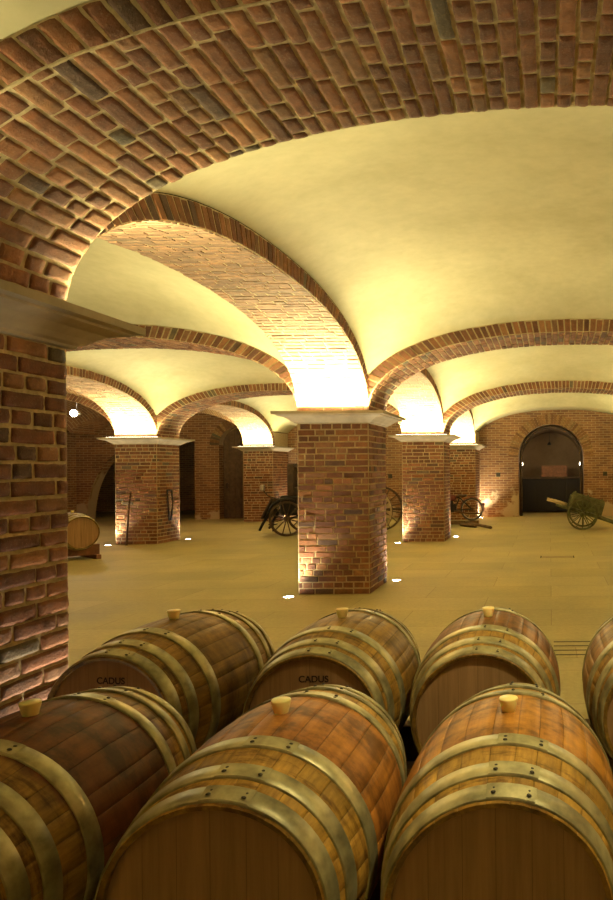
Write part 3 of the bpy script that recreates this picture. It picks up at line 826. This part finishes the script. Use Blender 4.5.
bx_('floor_boards',(-.46,.08,.05),(.50,.88,.085),GREENW,cart)
mb=MB()
for i in range(2): mb.box((-.46,.12,.10+i*.15),(-.43,.83,.24+i*.15),M=TI,bev=.004)
mb.build('end_panel',GREENW,cart)
bx_('end_panel',(.46,.12,.10),(.49,.83,.42),GREENW,cart)
for yy in (.2,.76):
    mb=MB(); mb.tube([TI@Vector((-.75,yy,.03)),TI@Vector((.5,yy,.02)),TI@Vector((1.1,yy,.0)),TI@Vector((1.42,yy,.012))],[.032,.035,.03,.026],8); mb.build('shaft',GREENW,cart)
# pale poles lying in the cart's tail
for i,(dy,dz,l) in enumerate(((.30,.13,'pale round pole sticking out at the low tail of the green cart, nearest one'),(.45,.14,'pale round pole sticking out at the low tail of the green cart, middle one'),(.60,.125,'pale round pole sticking out at the low tail of the green cart, farthest one'))):
    mb=MB(); M=Matrix.Translation((.84,18.1,0))@Matrix.Rotation(math.radians(-4),4,'Z')@TI
    mb.tube([M@Vector((-1.02+.09*i,dy,.10)),M@Vector((-.75,dy,.10)),M@Vector((-.475,dy,.10))],[.045,.04,.035],10)
    tag(mb.build('wooden_pole',PALEWOOD),l,'pole','pale poles on the green cart')
# dark carriage behind the middle pier
car=thing('horse_carriage','dark four-wheeled horse carriage half hidden behind the middle pier','carriage',(-6.54,17.1,0))
wheel(car,'wheel',(0,0,.434),.434,12,DARKWOOD,.05,.05,.07,.016)
wheel(car,'wheel',(0,1.2,.434),.434,12,DARKWOOD,.05,.05,.07,.016)
wheel(car,'wheel',(2.03,0,.60),.60,14,PALEWOOD,.05,.05,.08,.016)
wheel(car,'wheel',(2.03,1.2,.60),.60,14,DARKWOOD,.05,.05,.08,.016)
for x,z in((0,.434),(2.03,.60)):
    mb=MB(); mb.tube([(x,-.05,z),(x,1.25,z)],.025); mb.build('axle',BLACKM,car)
I=Matrix.Identity(4)
mb=MB(); mb.box((-.22,.12,.50),(2.15,1.08,1.0),bev=.04); mb.build('body',BLACKP,car)
mb=MB(); mb.box((-.45,.2,.86),(.1,1.0,.93),bev=.015); mb.build('footboard',DARKWOOD,car)
mb=MB(); mb.box((-.02,-.03,-.45),(.02,.78,.12),M=Matrix.Translation((-.5,.2,.82))@Matrix.Rotation(math.radians(28),4,'Y'),bev=.01); mb.build('dashboard',LEATHER,car)
mb=MB(); mb.box((.05,.18,1.0),(.55,1.02,1.22),bev=.03); mb.build('seat',LEATHER,car)
mb=MB(); mb.box((-.04,.15,1.0),(.12,1.05,1.80),bev=.02); mb.box((.12,.15,1.68),(.9,1.05,1.80),bev=.03); mb.box((.8,.15,1.0),(.9,1.05,1.7),bev=.02); mb.build('cabin',DARKWOOD,car)
mb=MB(); mb.box((1.2,.15,1.0),(2.05,1.05,1.35),bev=.06); mb.build('rear_seat',LEATHER,car)
mb=MB()
pts=[( -.47*math.cos(a)*1.0,-.02,.434+.5*math.sin(a)) for a in [math.radians(20+i*12) for i in range(9)]]
mb.tube(pts,.022,8); mb.build('mudguard',BLACKM,car)
for yy in(.3,.9):
    mb=MB(); mb.tube([(-.35,yy,.75),(-.55,yy,.55),(-.72,yy,.28),(-.80,yy,.12)],[.03,.04,.035,.03],8); mb.build('shaft',BLACKP,car)
mb=MB(); mb.tube([(-.30,.1,.93),(-.5,.1,1.0),(-.62,.1,1.15)],.012); mb.build('lamp_bracket',BLACKM,car)
mb=MB(); mb.box((-.68,.06,1.13),(-.58,.15,1.28),bev=.02); mb.build('lamp',STEEL,car)
mb=MB(); mb.tube([(-.35,0.05,.4),(-.36,.05,.12)],.018); mb.box((-.45,0,.28),(-.27,.12,.31)); mb.build('step',BLACKM,car)
mb=MB(); mb.tube([(2.1,.6,.60),(3.1,.3,.66)],.03); mb.build('pole',DARKWOOD,car)
# vintage motorcycle on a timber stand
mo=thing('vintage_motorcycle','old dark red motorcycle on timbers in front of the far wall','motorcycle',(-2.275,20,0))
WZ=.13+.33
for i,x in enumerate((0,-1.30)):
    mb=MB(); mb.lathe([(-.022,.30-.02),(-.035,.305),(-.03,.325),(0,.332),(.03,.325),(.035,.305),(.022,.28)],40,'y',ctr=(x,0,WZ)); w=mb.build('wheel',RUBBER,mo)
    mb=MB(); mb.lathe([(-.02,.282),(-.024,.27),(.024,.27),(.02,.282)],40,'y',ctr=(x,0,WZ)); mb.build('rim',STEEL,w)
    mb=MB(); mb.lathe([(-.05,.001),(-.05,.05),(.05,.05),(.05,.001)],20,'y',ctr=(x,0,WZ)); mb.build('hub',RUST,w)
    mb=MB()
    for k in range(20):
        a=2*PI*k/20; mb.tube([(x+.04*math.cos(a),.03*(1 if k%2 else -1),WZ+.04*math.sin(a)),(x+.275*math.cos(a+.1),0,WZ+.275*math.sin(a+.1))],.004,5)
    mb.build('spokes',RUST,w)
for x,a0,a1 in((0,-10,165),(-1.3,20,175)):
    mb=MB()
    n=18; b=len(mb.v)
    for i in range(n+1):
        a=math.radians(a0+(a1-a0)*i/n)
        for (dy,rr) in ((-.055,.345),(-.03,.365),(.03,.365),(.055,.345)): mb.v.append((x+rr*math.cos(a),dy,WZ+rr*math.sin(a)))
    for i in range(n):
        for j in range(3): q=b+i*4+j; mb.face((q,q+1,q+5,q+4),smooth=True)
    mb.build('mudguard',REDP,mo)
mb=MB()
for dy in(-.07,.07):
    mb.tube([(0,dy,WZ),(-.42,dy,WZ-.02),(-.62,dy*.5,WZ-.05),(-.98,0,WZ+.42)],.017); mb.tube([(0,dy,WZ),(-.36,dy*.6,WZ+.34)],.014)
    mb.tube([(-1.3,dy,WZ),(-1.05,dy,WZ+.48)],.017)
mb.tube([(-.36,0,WZ+.34),(-1.0,0,WZ+.46)],.02); mb.tube([(-.36,0,WZ+.34),(-.5,0,WZ-.03)],.02); mb.build('frame',BLACKM,mo)
mb=MB(); mb.box((-.86,-.10,WZ+.24),(-.45,.10,WZ+.42),bev=.05); mb.build('fuel_tank',REDP,mo)
mb=MB(); mb.box((-.42,-.11,WZ+.37),(-.14,.11,WZ+.43),bev=.025); mb.build('saddle',LEATHER,mo)
mb=MB(); mb.tube([(-.32,0,WZ+.33),(-.2,0,WZ+.37)],.012);mb.tube([(-.10,.0,WZ+.39),(.16,0,WZ+.41)],.012); mb.tube([(-.10,-.09,WZ+.39),(.16,-.09,WZ+.41)],.01); mb.build('luggage_rack',RUST,mo)
mb=MB(); mb.box((-.72,-.09,WZ-.08),(-.44,.09,WZ+.16),bev=.03); mb.lathe([(0,.075),(.02,.085),(.04,.075),(.06,.085),(.08,.075),(.1,.08),(.12,.05)],16,'z',ctr=(-.62,0,WZ+.13)); mb.build('engine',BLACKM,mo)
mb=MB(); mb.tube([(-1.02,0,WZ+.48),(-1.0,-.15,WZ+.54),(-.85,-.32,WZ+.52)],.012); mb.tube([(-1.02,0,WZ+.48),(-1.0,.15,WZ+.54),(-.85,.32,WZ+.52)],.012); mb.build('handlebar',STEEL,mo)
mb=MB(); mb.tube([(-.5,-.1,WZ-.05),(-.1,-.12,WZ-.12),(.25,-.12,WZ-.12)],.025); mb.build('exhaust',RUST,mo)
mb=MB(); mb.box((.30,-.03,WZ+.10),(.38,.03,WZ+.18),bev=.01); mb.build('tail_lamp',REDP,mo)
st=thing('timber_stand','low timber stand and sloping plank under the motorcycle','stand',(-2.275,20,0))
mb=MB(); mb.box((-1.75,-.10,.03),(.20,.10,.128),bev=.008); mb.build('deck_plank',RAILWOOD,st)
for x in (-1.5,-.1):
    mb=MB(); mb.box((x-.05,-.3,0),(x+.05,.3,.03),bev=.004); mb.build('cross_bar',RAILWOOD,st)
tag((lambda m:(m.tube([(-2.42,19.72,.10),(-1.60,18.6,.045)],.04,4),m.tube([(-2.55,19.60,.05),(-2.05,19.05,.05)],.05,4),m.build('sloping_plank',RAILWOOD))[2])(MB()),'narrow wooden beam lying on the floor in front of the motorcycle','beam')
# pole and harness at the left pier
py=YB[3][0]
mb=MB(); mb.tube([(-9.40,py-.22,0.0),(-9.41,py-.12,.75),(-9.40,py-.045,1.18)],[.022,.02,.016],8); tag(mb.build('wooden_stick',RUST),'thin brown wooden pole leaning against the left pier','pole')
t=thing('iron_yoke','dark iron bracket with a pale chain hanging on the left pier','bracket',(XB[1]+.03,15.95,1.1))
mb=MB(); mb.tube([(0,-.07,.1),(.02,-.09,-.2),(.02,-.04,-.6)],.018); mb.tube([(0,.10,.1),(.02,.12,-.2),(.02,.02,-.6)],.018); mb.tube([(0,-.09,.1),(0,.12,.1)],.016); mb.build('frame',BLACKM,t)
mb=MB()
for i in range(7):
    mb.tube([(.02+.018*math.cos(a)*(i%2),.01+.018*math.cos(a)*((i+1)%2),-.02-.05*i+.03*math.sin(a)) for a in [2*PI*k/10 for k in range(10)]],.006,5,closed=True)
mb.build('chain',STEEL,t)

# ------------------------------------------------------------------ camera
cam=bpy.data.cameras.new('camera'); co=bpy.data.objects.new('camera',cam); C.objects.link(co)
co.matrix_world=Matrix.Translation((0,0,CAMH))@Matrix.Rotation(PI/2,4,'X')@Matrix.Rotation(math.radians(-.5),4,'Z')
cam.sensor_fit='HORIZONTAL'; cam.sensor_width=36; cam.lens=36*690/613
cam.shift_x=-243.5/613; cam.shift_y=17.6/613; cam.clip_start=.05
bpy.context.scene.camera=co
w=bpy.data.worlds.new('world'); bpy.context.scene.world=w; w.use_nodes=True
w.node_tree.nodes['Background'].inputs[0].default_value=(.0012,.0010,.0007,1); w.node_tree.nodes['Background'].inputs[1].default_value=1
vs=bpy.context.scene.view_settings; vs.view_transform='Standard'; vs.look='None'; vs.gamma=1; vs.use_curve_mapping=False; vs.exposure=1.42
